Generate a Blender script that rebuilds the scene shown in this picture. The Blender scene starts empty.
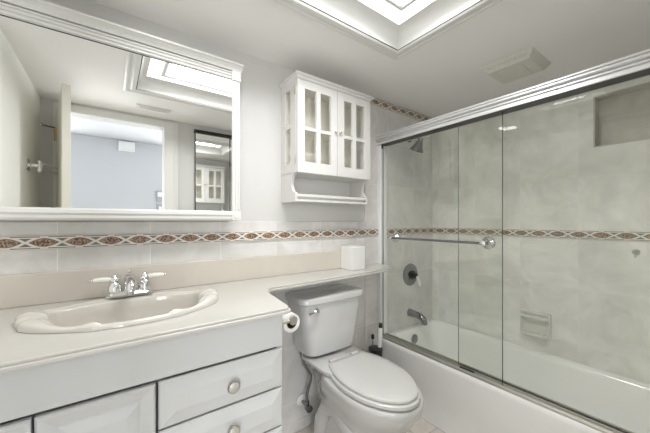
import bpy, bmesh, math, random
from mathutils import Vector, Matrix
random.seed(4)
C = bpy.context.scene.collection
PI = math.pi

# ------------------------------------------------------------------ camera, world, light, exposure
YAW = math.atan((729.2 - 325) / 294.0)
cam_d = bpy.data.cameras.new('camera')
cam = bpy.data.objects.new('camera', cam_d); C.objects.link(cam)
cam.location = (0, -1.5, 1.23)
cam.rotation_euler = (PI / 2, 0, YAW - PI / 2)
cam_d.sensor_width = 36; cam_d.lens = 294.0 / 650 * 36
cam_d.shift_y = 4.7 / 650
cam_d.clip_start = 0.02
bpy.context.scene.camera = cam

w = bpy.data.worlds.new('world'); bpy.context.scene.world = w; w.use_nodes = True
w.node_tree.nodes['Background'].inputs[0].default_value = (0.75, 0.85, 1.0, 1)
w.node_tree.nodes['Background'].inputs[1].default_value = 1.0

vs = bpy.context.scene.view_settings
vs.view_transform = 'Standard'; vs.look = 'None'; vs.gamma = 1; vs.use_curve_mapping = False
EXPOSURE = 0.67
vs.exposure = EXPOSURE
cy = bpy.context.scene.cycles
cy.max_bounces = 24; cy.diffuse_bounces = 16; cy.glossy_bounces = 8; cy.transparent_max_bounces = 24

def area(name, loc, rot, sx, sy, power, col):
    l = bpy.data.lights.new(name, 'AREA'); l.shape = 'RECTANGLE'; l.size = sx; l.size_y = sy
    l.energy = power; l.color = col
    o = bpy.data.objects.new(name, l); C.objects.link(o); o.location = loc; o.rotation_euler = rot
    return o
# fill lamps at two windows added to the next room, outside the mirror's view
P_FILL = 62
area('window_daylight', (-.98, -3.93, 1.35), (PI / 2, 0, 0), .86, 1.66, P_FILL * .5, (1.0, 1.0, 0.985))
area('window_daylight', (1.6, -3.93, 1.35), (PI / 2, 0, 0), 1.26, 1.66, P_FILL * 1.2, (1.0, 1.0, 0.985))
# the tubes of the ceiling light and the bulb of the downlight
P_TUBE, P_DOWN = 7.6, .12

# ------------------------------------------------------------------ material helpers
class E:
    """arithmetic on shader sockets"""
    def __init__(s, nt, v): s.nt, s.v = nt, v
    def op(s, o, *args):
        n = s.nt.nodes.new('ShaderNodeMath'); n.operation = o
        for i, a in enumerate((s,) + args):
            v = a.v if isinstance(a, E) else a
            if isinstance(v, (int, float)): n.inputs[i].default_value = v
            else: s.nt.links.new(v, n.inputs[i])
        return E(s.nt, n.outputs[0])
    def __add__(s, o): return s.op('ADD', o)
    def __sub__(s, o): return s.op('SUBTRACT', o)
    def __mul__(s, o): return s.op('MULTIPLY', o)
    def __truediv__(s, o): return s.op('DIVIDE', o)
    def lt(s, o): return s.op('LESS_THAN', o)
    def gt(s, o): return s.op('GREATER_THAN', o)
    def fract(s): return s.op('FRACT')
    def abs(s): return s.op('ABSOLUTE')
    def floor(s): return s.op('FLOOR')
    def mx(s, o): return s.op('MAXIMUM', o)
    def mn(s, o): return s.op('MINIMUM', o)

def mat(name, col=(.8, .8, .8), rough=.5, metal=0., spec=.5, coat=0., noise=0., nscale=8, emit=None, bump=0., bscale=60):
    m = bpy.data.materials.new(name); m.use_nodes = True
    nt = m.node_tree; b = nt.nodes['Principled BSDF']
    b.inputs['Base Color'].default_value = (*col, 1)
    b.inputs['Roughness'].default_value = rough; b.inputs['Metallic'].default_value = metal
    b.inputs['Specular IOR Level'].default_value = spec
    if coat: b.inputs['Coat Weight'].default_value = coat; b.inputs['Coat Roughness'].default_value = .04
    tc = nt.nodes.new('ShaderNodeTexCoord')
    if noise:
        n = nt.nodes.new('ShaderNodeTexNoise'); n.inputs['Scale'].default_value = nscale; n.inputs['Detail'].default_value = 6
        n.inputs['Distortion'].default_value = .8
        nt.links.new(tc.outputs['Object'], n.inputs['Vector'])
        r = nt.nodes.new('ShaderNodeValToRGB'); r.color_ramp.elements[0].position = .3; r.color_ramp.elements[1].position = .7
        r.color_ramp.elements[0].color = (*[c * (1 - noise) for c in col], 1); r.color_ramp.elements[1].color = (*[min(1, c * (1 + noise * .5)) for c in col], 1)
        nt.links.new(n.outputs['Fac'], r.inputs['Fac']); nt.links.new(r.outputs['Color'], b.inputs['Base Color'])
    if bump:
        n = nt.nodes.new('ShaderNodeTexNoise'); n.inputs['Scale'].default_value = bscale; n.inputs['Detail'].default_value = 4
        nt.links.new(tc.outputs['Object'], n.inputs['Vector'])
        bp = nt.nodes.new('ShaderNodeBump'); bp.inputs['Strength'].default_value = bump; bp.inputs['Distance'].default_value = .004
        nt.links.new(n.outputs['Fac'], bp.inputs['Height']); nt.links.new(bp.outputs['Normal'], b.inputs['Normal'])
    if emit: b.inputs['Emission Color'].default_value = (*emit[0], 1); b.inputs['Emission Strength'].default_value = emit[1]
    return m

def mix_rgb(nt, fac, a, b):
    n = nt.nodes.new('ShaderNodeMix'); n.data_type = 'RGBA'
    for sock, v in ((n.inputs[0], fac), (n.inputs[6], a), (n.inputs[7], b)):
        if isinstance(v, E): v = v.v
        if isinstance(v, (int, float)): sock.default_value = v
        elif isinstance(v, tuple): sock.default_value = (*v, 1)
        else: nt.links.new(v, sock)
    return n.outputs[2]

def tile_mat(name, ax, size, off, c1, c2, grout, gw=.003, rough=.3, mscale=5.0, gmix=.7):
    m = bpy.data.materials.new(name); m.use_nodes = True; nt = m.node_tree; b = nt.nodes['Principled BSDF']
    tc = nt.nodes.new('ShaderNodeTexCoord'); sp = nt.nodes.new('ShaderNodeSeparateXYZ')
    nt.links.new(tc.outputs['Object'], sp.inputs[0])
    uu = (E(nt, sp.outputs[ax[0]]) - off[0]) / size[0]; vv = (E(nt, sp.outputs[ax[1]]) - off[1]) / size[1]
    du = ((uu.fract() - .5).abs() - .5).abs() * size[0]; dv = ((vv.fract() - .5).abs() - .5).abs() * size[1]
    g = du.mn(dv).lt(gw / 2)
    cid = uu.floor() * 7.31 + vv.floor() * 3.17
    wn = nt.nodes.new('ShaderNodeTexWhiteNoise'); wn.noise_dimensions = '1D'; nt.links.new(cid.v, wn.inputs['W'])
    nz = nt.nodes.new('ShaderNodeTexNoise'); nz.noise_dimensions = '4D'; nz.inputs['Scale'].default_value = mscale; nz.inputs['Detail'].default_value = 8
    nz.inputs['Roughness'].default_value = .65; nz.inputs['Distortion'].default_value = 1.2
    nt.links.new(tc.outputs['Object'], nz.inputs['Vector']); nt.links.new((cid * .37).v, nz.inputs['W'])
    rr = nt.nodes.new('ShaderNodeValToRGB'); rr.color_ramp.elements[0].position = .32; rr.color_ramp.elements[1].position = .68
    rr.color_ramp.elements[0].color = (*c2, 1); rr.color_ramp.elements[1].color = (*c1, 1)
    nt.links.new(nz.outputs['Fac'], rr.inputs['Fac'])
    base = mix_rgb(nt, E(nt, wn.outputs['Value']) * .12, rr.outputs['Color'], c2)
    col = mix_rgb(nt, g * gmix, base, grout)
    nt.links.new(col, b.inputs['Base Color'])
    b.inputs['Roughness'].default_value = rough
    bp = nt.nodes.new('ShaderNodeBump'); bp.inputs['Strength'].default_value = .3; bp.inputs['Distance'].default_value = .002; bp.invert = True
    nt.links.new(g.v, bp.inputs['Height']); nt.links.new(bp.outputs['Normal'], b.inputs['Normal'])
    return m

def border_mat(name, ax, zc, hh, phase, p=.1):
    """listello: marbled lens medallions in a white twisted ribbon with dark triangles"""
    m = bpy.data.materials.new(name); m.use_nodes = True; nt = m.node_tree; b = nt.nodes['Principled BSDF']
    tc = nt.nodes.new('ShaderNodeTexCoord'); sp = nt.nodes.new('ShaderNodeSeparateXYZ'); nt.links.new(tc.outputs['Object'], sp.inputs[0])
    a = (((E(nt, sp.outputs[ax]) - phase) / p + .5).fract() - .5).abs() * 2
    v = ((E(nt, sp.outputs[2]) - zc) / hh).abs()
    curve = (a * (PI / 2)).op('COSINE')
    med = v.lt(curve * .80 - .28)
    rim = v.lt(curve * .88 - .22)
    tri = v.gt(curve * .85 + .16) * v.lt(.62) * a.gt(.45)
    line = v.gt(.78) * v.lt(.9) * a.gt(.22)
    nz = nt.nodes.new('ShaderNodeTexNoise'); nz.inputs['Scale'].default_value = 160; nz.inputs['Detail'].default_value = 3
    nt.links.new(tc.outputs['Object'], nz.inputs['Vector'])
    rr = nt.nodes.new('ShaderNodeValToRGB'); rr.color_ramp.elements[0].position = .4; rr.color_ramp.elements[1].position = .62
    rr.color_ramp.elements[0].color = (.10, .055, .035, 1); rr.color_ramp.elements[1].color = (.46, .32, .22, 1)
    nt.links.new(nz.outputs['Fac'], rr.inputs['Fac'])
    c = mix_rgb(nt, tri, (.74, .70, .64), (.17, .165, .16))
    c = mix_rgb(nt, line, c, (.12, .10, .09))
    c = mix_rgb(nt, rim, c, (.20, .15, .11))
    c = mix_rgb(nt, med, c, rr.outputs['Color'])
    nt.links.new(c, b.inputs['Base Color']); b.inputs['Roughness'].default_value = .35
    return m

def glass_mat(name, tint, refl=1.0):
    m = bpy.data.materials.new(name); m.use_nodes = True; nt = m.node_tree
    nt.nodes.remove(nt.nodes['Principled BSDF'])
    t = nt.nodes.new('ShaderNodeBsdfTransparent'); t.inputs[0].default_value = (*tint, 1)
    g = nt.nodes.new('ShaderNodeBsdfGlossy'); g.inputs['Roughness'].default_value = 0.0; g.inputs[0].default_value = (refl, refl, refl, 1)
    ge = nt.nodes.new('ShaderNodeNewGeometry'); dt = nt.nodes.new('ShaderNodeVectorMath'); dt.operation = 'DOT_PRODUCT'
    nt.links.new(ge.outputs['Normal'], dt.inputs[0]); nt.links.new(ge.outputs['Incoming'], dt.inputs[1])
    fr = (E(nt, dt.outputs['Value']).abs() * -1 + 1).op('POWER', 5.0) * .75 + .028      # Schlick reflectance of one face
    mx = nt.nodes.new('ShaderNodeMixShader')
    nt.links.new(fr.v, mx.inputs[0]); nt.links.new(t.outputs[0], mx.inputs[1]); nt.links.new(g.outputs[0], mx.inputs[2])
    nt.links.new(mx.outputs[0], nt.nodes['Material Output'].inputs[0])
    return m

M = {}
M['paint'] = mat('wall_paint', (.61, .605, .595), .6, bump=.05, bscale=200)
M['ceil'] = mat('ceiling_paint', (.86, .85, .835), .7, bump=.08, bscale=120)
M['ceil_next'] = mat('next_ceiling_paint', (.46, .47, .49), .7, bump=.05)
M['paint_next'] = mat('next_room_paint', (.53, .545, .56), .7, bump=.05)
M['trimw'] = mat('white_trim_paint', (.72, .72, .705), .35, bump=.02)
M['paint_left'] = mat('left_wall_paint', (.90, .90, .875), .6, bump=.05, bscale=200)  # wall paint lightened: light missing on the left wall put into its colour
M['leaf'] = mat('cream_door_paint', (.80, .78, .71), .4, bump=.02)
M['cab'] = mat('cabinet_white', (.62, .627, .632), .3, bump=.03, bscale=30)
M['wcab'] = mat('wall_cabinet_white', (.67, .665, .65), .35, bump=.02)
M['china'] = mat('china_white', (.57, .57, .567), .08, coat=.6, noise=.01)
M['seat'] = mat('seat_plastic', (.61, .608, .597), .22, noise=.01)
M['biscuit'] = mat('biscuit_china', (.64, .615, .57), .1, coat=.5, noise=.015)
M['marble'] = mat('cultured_marble', (.585, .57, .54), .18, noise=.035, nscale=5, coat=.3)
M['marble2'] = mat('cultured_marble_splash', (.60, .56, .50), .22, noise=.06, nscale=4, coat=.2)
M['tub'] = mat('tub_enamel', (.90, .90, .895), .12, coat=.4, noise=.01)
M['chrome'] = mat('chrome', (.80, .80, .81), .08, 1, noise=.02)
M['dchrome'] = mat('dark_chrome', (.30, .31, .32), .18, 1, noise=.02)
M['satin'] = mat('satin_metal', (.70, .67, .61), .3, 1, noise=.03)
M['alu'] = mat('polished_aluminium', (.74, .74, .75), .3, .35, noise=.02)
M['jamb'] = mat('bright_jamb_metal', (.90, .905, .915), .25, .25, noise=.01)
M['track'] = mat('track_metal', (.60, .585, .55), .3, .8, noise=.05)
M['black'] = mat('black_plastic', (.015, .015, .015), .35, noise=.05)
M['darkgap'] = mat('dark_metal', (.05, .045, .04), .4, .3, noise=.05)
M['brass'] = mat('brass', (.62, .42, .18), .3, 1, noise=.05)
M['pearl'] = mat('pearl_knob_face', (.50, .49, .45), .3, .2, noise=.05)
M['nickel'] = mat('aged_nickel', (.46, .44, .39), .3, 1, noise=.05)
M['porc'] = mat('porcelain_lever', (.85, .84, .80), .12, coat=.4, noise=.01)
M['paper'] = mat('paper_white', (.85, .84, .82), .8, bump=.15, bscale=150)
M['card'] = mat('cardboard_core', (.10, .075, .05), .9, noise=.1)
M['plasticw'] = mat('white_plastic', (.80, .80, .785), .35, noise=.01)
M['soap'] = mat('soap_dish_ceramic', (.70, .70, .665), .35, coat=0, noise=.03)
M['grille'] = mat('grille_grey', (.70, .68, .63), .5, noise=.02)
M['grey'] = mat('grey_plastic', (.35, .36, .38), .4, noise=.02)
M['diff'] = mat('lamp_diffuser', (.9, .9, .9), .5, emit=((1, 1, .99), 1.15), noise=.01)
M['bulb'] = mat('downlight_lens', (.9, .9, .9), .5, emit=((1, 1, 1), 4.0), noise=.01)
M['shglass'] = glass_mat('shower_glass', (.984, .990, .977))
M['edge2'] = mat('pale_glass_edge', (.22, .28, .235), .15, noise=.05)
M['edge'] = mat('green_glass_edge', (.055, .085, .065), .15, noise=.05)
M['pane'] = glass_mat('cabinet_glass', (.993, .993, .988))
M['inner'] = mat('cabinet_interior', (.88, .86, .79), .5, bump=.02)
M['clear'] = glass_mat('clear_plastic', (.85, .86, .86))
M['mirror'] = mat('mirror_silver', (.95, .96, .95), .0, 1, noise=.003)
M['tile_b'] = tile_mat('tile_back', (0, 2), (.305, .33), (-.165, -.16), (.76, .75, .735), (.60, .585, .57), (.84, .83, .81), gw=.003, gmix=.8)
M['tile_r'] = tile_mat('tile_right', (1, 2), (.305, .33), (-.06, -.16), (.90, .90, .875), (.66, .66, .63), (.84, .84, .81), gw=.0025, gmix=.5, mscale=4)
M['tile_n'] = tile_mat('tile_niche', (1, 2), (.305, .33), (-.06, -.16), (.62, .60, .54), (.46, .445, .40), (.70, .68, .63), gw=.0025, gmix=.5, mscale=6)  # wall tile darkened, shade of the recess put into its colour
M['tile_f'] = tile_mat('tile_floor', (0, 1), (.152, .152), (.05, -.02), (.70, .66, .60), (.58, .54, .49), (.42, .39, .36), gw=.006, gmix=.85, mscale=9)
M['carpet'] = mat('next_room_floor', (.40, .37, .34), .8, noise=.1, bump=.3)

# ------------------------------------------------------------------ mesh helpers
class MB:
    def __init__(s): s.bm = bmesh.new()
    def _m(s, vs, mtx):
        if mtx is not None: bmesh.ops.transform(s.bm, matrix=mtx, verts=vs)
    def box(s, x0, x1, y0, y1, z0, z1, bev=0, seg=2, mtx=None):
        r = bmesh.ops.create_cube(s.bm, size=1); vs = r['verts']
        for v in vs: v.co = Vector(((x0 + x1) / 2 + v.co.x * (x1 - x0), (y0 + y1) / 2 + v.co.y * (y1 - y0), (z0 + z1) / 2 + v.co.z * (z1 - z0)))
        if bev:
            es = list({e for v in vs for e in v.link_edges})
            rb = bmesh.ops.bevel(s.bm, geom=es, offset=bev, segments=seg, profile=.6, affect='EDGES')
            vs = list({v for f in rb['faces'] for v in f.verts} | {v for v in vs if v.is_valid})
        s._m(vs, mtx); return s
    def loft(s, rings, cap0=True, cap1=True, closed=True, mtx=None):
        vr = [[s.bm.verts.new(p) for p in r] for r in rings]; n = len(vr[0])
        for a, b in zip(vr, vr[1:]):
            for i in range(n if closed else n - 1):
                j = (i + 1) % n
                s.bm.faces.new((a[i], a[j], b[j], b[i]))
        if cap0: s.bm.faces.new(list(reversed(vr[0])))
        if cap1: s.bm.faces.new(vr[-1])
        s._m([v for r in vr for v in r], mtx); return s
    def lathe(s, prof, axis='z', at=(0, 0, 0), n=32, mtx=None):
        """prof: (r, h) pairs along the axis"""
        rings = []
        for r, h in prof:
            ring = []
            for i in range(n):
                t = 2 * PI * i / n; c, q = r * math.cos(t), r * math.sin(t)
                p = {'z': (c, q, h), 'x': (h, c, q), 'y': (q, h, c)}[axis]
                ring.append(Vector(p) + Vector(at))
            rings.append(ring)
        return s.loft(rings, mtx=mtx)
    def tube(s, pts, r, n=12, cap=True):
        pts = [Vector(p) for p in pts]; rs = r if isinstance(r, (list, tuple)) else [r] * len(pts)
        rings = []; up = None
        for i, p in enumerate(pts):
            t = (pts[min(i + 1, len(pts) - 1)] - pts[max(i - 1, 0)]).normalized()
            if up is None:
                up = Vector((0, 0, 1)) if abs(t.z) < .9 else Vector((1, 0, 0))
            a = t.cross(up).normalized(); up = a.cross(t).normalized()
            rings.append([p + (a * math.cos(2 * PI * k / n) + up * math.sin(2 * PI * k / n)) * rs[i] for k in range(n)])
        return s.loft(rings, cap, cap)
    def prism(s, poly, axis, a, b, bev=0):
        """extrude a 2-D polygon along an axis; poly coords are the other two axes in xyz order"""
        def P(p, h): return {'x': (h, p[0], p[1]), 'y': (p[0], h, p[1]), 'z': (p[0], p[1], h)}[axis]
        s.loft([[P(p, a) for p in poly], [P(p, b) for p in poly]]); return s
    def holed(s, outer, inner, axis, a, b):
        """plate with one hole, extruded from a to b"""
        bm = s.bm
        def P(p, h): return {'x': (h, p[0], p[1]), 'y': (p[0], h, p[1]), 'z': (p[0], p[1], h)}[axis]
        L = []
        for h in (a, b):
            es = []; loops = []
            for loop in (outer, inner):
                vv = [bm.verts.new(P(p, h)) for p in loop]; loops.append(vv)
                for i in range(len(vv)): es.append(bm.edges.new((vv[i], vv[(i + 1) % len(vv)])))
            bmesh.ops.triangle_fill(bm, edges=es, use_beauty=True, use_dissolve=False)
            L.append(loops)
        for k in (0, 1):
            A, B = L[0][k], L[1][k]
            for i in range(len(A)):
                j = (i + 1) % len(A); bm.faces.new((A[i], A[j], B[j], B[i]))
        return s
    def build(s, name, m, parent=None, smooth=False, bev=0, sub=0, loc=None):
        bmesh.ops.recalc_face_normals(s.bm, faces=s.bm.faces)
        me = bpy.data.meshes.new(name); s.bm.to_mesh(me); s.bm.free()
        me.materials.append(m)
        o = bpy.data.objects.new(name, me); C.objects.link(o)
        if parent: o.parent = parent
        if loc: o.location = loc
        if smooth:
            for p in me.polygons: p.use_smooth = True
            try: me.set_sharp_from_angle(angle=math.radians(50 if smooth is True else smooth))
            except Exception: pass
        if bev:
            b = o.modifiers.new('bevel', 'BEVEL'); b.width = bev; b.segments = 2; b.limit_method = 'ANGLE'; b.angle_limit = math.radians(40)
            if not smooth:
                for p in me.polygons: p.use_smooth = True
                me.set_sharp_from_angle(angle=math.radians(40))
        if sub: q = o.modifiers.new('subsurf', 'SUBSURF'); q.levels = sub; q.render_levels = sub
        return o

def S(o): o['kind'] = 'structure'; return o
def tag(o, label, cat, group=None):
    o['label'] = label; o['category'] = cat
    if group: o['group'] = group
    return o
def thing(name, label, cat, loc=(0, 0, 0), group=None):
    o = bpy.data.objects.new(name, None); C.objects.link(o); o.location = loc; o.empty_display_size = .05
    return tag(o, label, cat, group)
class At:
    """builds parts in world coordinates under an Empty that stands elsewhere"""
    def __init__(s, root): s.r = root
    def __call__(s, mb, name, m, parent=None, label=None, **k):
        p = parent or s.r
        off = Vector((0, 0, 0)); q = p
        bmesh.ops.translate(mb.bm, verts=mb.bm.verts, vec=-s.r.location)
        o = mb.build(name, m, p, **k)
        if label: o['label'] = label
        return o

# ------------------------------------------------------------------ dimensions
XL, XR, YF, ZC = -.41, 2.23, -1.60, 2.115     # left wall, long tub wall, front wall, ceiling
TILE_TOP = 1.228

# ------------------------------------------------------------------ structure
S(MB().box(XL - .1, XR + .2, YF - .1, .1, -.1, 0).build('floor', M['tile_f']))
fx0, fx1, fy0, fy1 = .12, 1.195, -1.03, -.49      # opening of the ceiling light
S(MB().holed([(XL - .1, YF - .1), (XR + .2, YF - .1), (XR + .2, .1), (XL - .1, .1)], [(fx0, fy0), (fx1, fy0), (fx1, fy1), (fx0, fy1)], 'z', ZC, ZC + .02).build('ceiling', M['ceil']))
wb = S(MB().box(XL - .1, XR + .2, 0.008, .1, 0, ZC).build('wall_back', M['paint']))
# tile cladding of the back wall: wainscot and full height shower end
MB().box(XL, 1.437, 0, .0085, 0, TILE_TOP, .002, 1).build('tile_cladding', M['tile_b'], wb)
MB().box(1.437, XR, -.002, .0085, 0, ZC).build('tile_cladding', M['tile_b'], wb)
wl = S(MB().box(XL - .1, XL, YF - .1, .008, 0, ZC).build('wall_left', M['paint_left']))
# long tub wall with recessed niche
ny0, ny1, nz0, nz1 = -1.46, -1.042, 1.65, 1.945
mb = MB()
mb.holed([(YF - .1, 0), (0, 0), (0, ZC), (YF - .1, ZC)], [(ny0, nz0), (ny1, nz0), (ny1, nz1), (ny0, nz1)], 'x', XR, XR + .095)
wr = S(mb.build('wall_right', M['tile_r']))
mb = MB(); e_ = .006
mb.box(XR + .085, XR + .12, ny0 - .02, ny1 + .02, nz0 - .02, nz1 + .02)
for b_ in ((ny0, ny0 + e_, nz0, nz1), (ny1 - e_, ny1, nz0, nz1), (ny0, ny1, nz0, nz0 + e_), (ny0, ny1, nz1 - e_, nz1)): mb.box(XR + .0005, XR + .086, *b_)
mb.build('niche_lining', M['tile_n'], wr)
# front wall, behind and beside the camera, with the door opening
dx0, dx1, dzt = -.285, .37, 2.04
mb = MB()
mb.box(XL - .1, dx0, YF - .1, YF, 0, ZC); mb.box(dx1, XR + .2, YF - .1, YF, 0, ZC); mb.box(dx0, dx1, YF - .1, YF, dzt, ZC)
S(mb.build('wall_front', M['paint']))
# door casing (bathroom side)
def casing(name, poly_boxes):
    mb = MB()
    for b in poly_boxes: mb.box(*b, bev=.004)
    return S(mb.build(name, M['trimw']))
casing('trim_1', [(dx0 - .055, dx0, YF, YF + .014, 0, dzt + .055), (dx1, dx1 + .11, YF, YF + .014, 0, dzt + .055), (dx0, dx1, YF, YF + .014, dzt, dzt + .055),
                  (dx0 - .045, dx0 - .03, YF + .014, YF + .019, 0, dzt + .03), (dx1 + .075, dx1 + .09, YF + .014, YF + .019, 0, dzt + .03)])
# listello borders
S(MB().box(XL, XR, -.011, -.0005, 1.127, 1.176, .0015, 1).build('trim_2', border_mat('listello_back', 0, 1.1515, .0245, .00)))
S(MB().box(XR - .011, XR - .0005, YF, -.011, 1.127, 1.176, .0015, 1).build('trim_3', border_mat('listello_right', 1, 1.1515, .0245, .02)))
S(MB().box(1.437, XR, -.013, -.0025, 2.058, 2.107, .0015, 1).build('trim_4', border_mat('listello_top', 0, 2.0825, .0245, .03)))
# tiled baseboard strip along the back wall
S(MB().box(.50, 1.555, -.009, 0, 0, .06, .002, 1).build('baseboard_back', M['tile_b']))

# next room seen through the door in the mirror
NY, NZ = -3.95, 2.415
S(MB().box(-1.5, 2.45, NY, YF - .1, -.1, 0).build('floor_next_room', M['carpet']))
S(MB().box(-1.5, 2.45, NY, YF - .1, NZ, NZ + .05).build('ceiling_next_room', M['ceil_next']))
added_wins = ((-1.45, -.52), (.94, 2.26)); wz0_, wz1_ = .48, 2.22  # both windows are added, to bring fill light through the doorway
mb = MB()
for xa, xb in ((-1.5, added_wins[0][0]), (added_wins[0][1], added_wins[1][0]), (added_wins[1][1], 2.45)): mb.box(xa, xb, NY - .1, NY, 0, NZ)
for xa, xb in added_wins: mb.box(xa, xb, NY - .1, NY, 0, wz0_); mb.box(xa, xb, NY - .1, NY, wz1_, NZ)
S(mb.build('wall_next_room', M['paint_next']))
for k, (xa, xb) in enumerate(added_wins):
    wn = S(MB().holed([(xa, wz0_), (xb, wz0_), (xb, wz1_), (xa, wz1_)], [(xa + .05, wz0_ + .05), (xb - .05, wz0_ + .05), (xb - .05, wz1_ - .05), (xa + .05, wz1_ - .05)], 'y', NY - .07, NY - .01).build('window_%d' % (k + 1), M['trimw']))
    MB().box(xa + .05, xb - .05, NY - .045, NY - .04, wz0_ + .05, wz1_ - .05).build('pane', M['pane'], wn)
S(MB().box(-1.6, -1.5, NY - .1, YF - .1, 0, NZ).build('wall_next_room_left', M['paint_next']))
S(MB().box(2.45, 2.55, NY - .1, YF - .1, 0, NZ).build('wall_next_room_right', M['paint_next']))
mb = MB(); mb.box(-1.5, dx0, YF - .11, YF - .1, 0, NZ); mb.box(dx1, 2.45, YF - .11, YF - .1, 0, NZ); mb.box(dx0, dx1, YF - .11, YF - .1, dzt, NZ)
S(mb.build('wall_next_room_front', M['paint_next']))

# open bathroom door, swung in against the left wall
H = Vector((dx0 + .004, YF + .012, 0)); Fe = Vector((-.192, -.997, 0))
ang = math.atan2(Fe.y - H.y, Fe.x - H.x); Ld = (Fe - H).length
DM = Matrix.Translation(H) @ Matrix.Rotation(ang, 4, 'Z')
dr = S(MB().box(0, Ld, -.0, .04, .01, 2.03, .002, 1, mtx=DM).build('door_1', M['leaf']))
for zz in (1.86, 1.05, .2):
    mb = MB(); mb.box(-.004, .02, .04, .046, zz - .045, zz + .045, mtx=DM); mb.lathe([(.008, zz - .048), (.008, zz + .048)], at=(-.002, .046, 0), n=12, mtx=DM)
    hg = mb.build('hinge', M['brass'], dr, smooth=True); hg['label'] = 'brass hinge'
mb = MB(); mb.tube([DM @ Vector(p) for p in [(-.002, .046, 1.905), (.01, .085, 1.905), (.03, .11, 1.905)]], .006); mb.lathe([(.011, 0), (.011, .012)], 'y', at=(.03, .108, 1.905), mtx=DM)
mb.build('door_stop', M['dchrome'], dr, smooth=True)
mb = MB()
for s_, y_ in ((-1, 0), (1, .04)):
    mb.lathe([(.028, min(y_, y_ + s_ * .008)), (.028, max(y_, y_ + s_ * .008))], 'y', at=(Ld - .06, 0, 1.0), mtx=DM)
    mb.tube([DM @ Vector(p) for p in [(Ld - .06, y_, 1.0), (Ld - .06, y_ + s_ * .05, 1.0), (Ld - .08, y_ + s_ * .055, 1.0), (Ld - .16, y_ + s_ * .055, 1.0)]], .009)
mb.build('door_handle', M['satin'], dr, smooth=True)

# ------------------------------------------------------------------ ceiling light
t = thing('ceiling_light', 'large white tray ceiling light with stepped moulding around a bright panel', 'ceiling light', (.6685, -.7605, ZC)); A = At(t)
def frame_loft(prof, x0, x1, y0, y1):
    """prof: (inset, z) pairs; mitred rectangular rings"""
    return MB().loft([[(x0 + i, y0 + i, z), (x1 - i, y0 + i, z), (x1 - i, y1 - i, z), (x0 + i, y1 - i, z)] for i, z in prof], False, False)
ox0, ox1, oy0, oy1 = .066, 1.252, -1.085, -.436
A(frame_loft([(0, ZC), (0, ZC - .012), (.008, ZC - .018), (.018, ZC - .018), (.024, ZC - .012), (.036, ZC - .012), (.044, ZC - .020), (.060, ZC - .020), (.066, ZC - .014), (.066, ZC + .0)], ox0, ox1, oy0, oy1), 'trim', M['trimw'])
A(frame_loft([(.064, ZC - .012), (.071, ZC - .012)], ox0, ox1, oy0, oy1), 'shadow_gap', M['darkgap'])
A(frame_loft([(.071, ZC - .012), (.072, ZC + .004), (.082, ZC + .03), (.10, ZC + .055), (.118, ZC + .067), (.122, ZC + .068)], ox0, ox1, oy0, oy1), 'cove', M['trimw'], smooth=60)
A(frame_loft([(.195, ZC + .072), (.195, ZC + .060), (.200, ZC + .056), (.212, ZC + .056), (.217, ZC + .060), (.217, ZC + .072)], ox0, ox1, oy0, oy1), 'panel_frame', M['trimw'])
A(MB().box(ox0 + .118, ox1 - .118, oy0 + .118, oy1 - .118, ZC + .068, ZC + .074), 'diffuser', M['diff'], label='glowing white diffuser panel')
A(MB().box(fx0 - .005, fx1 + .005, fy0 - .005, fy1 + .005, ZC + .085, ZC + .12), 'housing', M['trimw'])
tube = area('ceiling_light_lamp', (.6685, -.7605, ZC + .064), (0, 0, 0), ox1 - ox0 - .45, oy1 - oy0 - .45, P_TUBE, (1, .995, .98)); tube.data.spread = math.radians(160); tube.parent = t; tube.location = (0, 0, .064)

t = thing('downlight', 'small round recessed downlight over the vanity, reflected in the shower glass', 'downlight', (.17, -.268, ZC)); A = At(t)
A(MB().loft([[(.17 + r * math.cos(a * PI / 20), -.268 + r * math.sin(a * PI / 20), z) for a in range(40)] for r, z in [(.076, ZC), (.074, ZC - .006), (.068, ZC - .006), (.064, ZC - .002)]], False, False), 'trim_ring', M['trimw'], smooth=True)
A(MB().lathe([(.0645, ZC - .003), (.0645, ZC - .0005)], at=(.17, -.268, 0)), 'lens', M['bulb'])
l = bpy.data.lights.new('downlight_lamp', 'AREA'); l.shape = 'DISK'; l.size = .12; l.energy = P_DOWN; l.color = (1, .995, .98)
o = bpy.data.objects.new('downlight_lamp', l); C.objects.link(o); o.parent = t; o.location = (0, 0, -.008)

# exhaust fan grille over the tub and supply vent by the door
t = thing('exhaust_fan_cover', 'beige rectangular fan cover on the ceiling above the shower', 'ceiling vent', (1.84, -.77, ZC)); A = At(t)
fxa, fxb, fya, fyb = 1.725, 1.985, -.915, -.655
A(MB().loft([[(fxa + i, fya + i, z), (fxb - i, fya + i, z), (fxb - i, fyb - i, z), (fxa + i, fyb - i, z)] for i, z in [(0, ZC), (0, ZC - .006), (.026, ZC - .040), (.05, ZC - .040)]], True, True), 'cover', M['grille'])
mb = MB()
mb.box(fxa + .062, fxb - .062, fya + .07, fyb - .07, ZC - .044, ZC - .0395, .001)
for k in range(12): mb.box(fxa + .006, fxa + .020, fya + .03 + k * .017, fya + .038 + k * .017, ZC - .024, ZC - .009)
A(mb, 'louvre', M['grille'])
t = thing('supply_vent', 'slim white air vent on the ceiling near the door, seen in the mirror', 'ceiling vent', (.27, -1.37, ZC)); A = At(t)
A(MB().box(.155, .385, -1.41, -1.335, ZC - .008, ZC, .002), 'frame', M['trimw'])
mb = MB()
for k in range(4): mb.box(.175, .365, -1.398 + k * .015, -1.392 + k * .015, ZC - .012, ZC - .007)
A(mb, 'louvre', M['trimw'])

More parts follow.
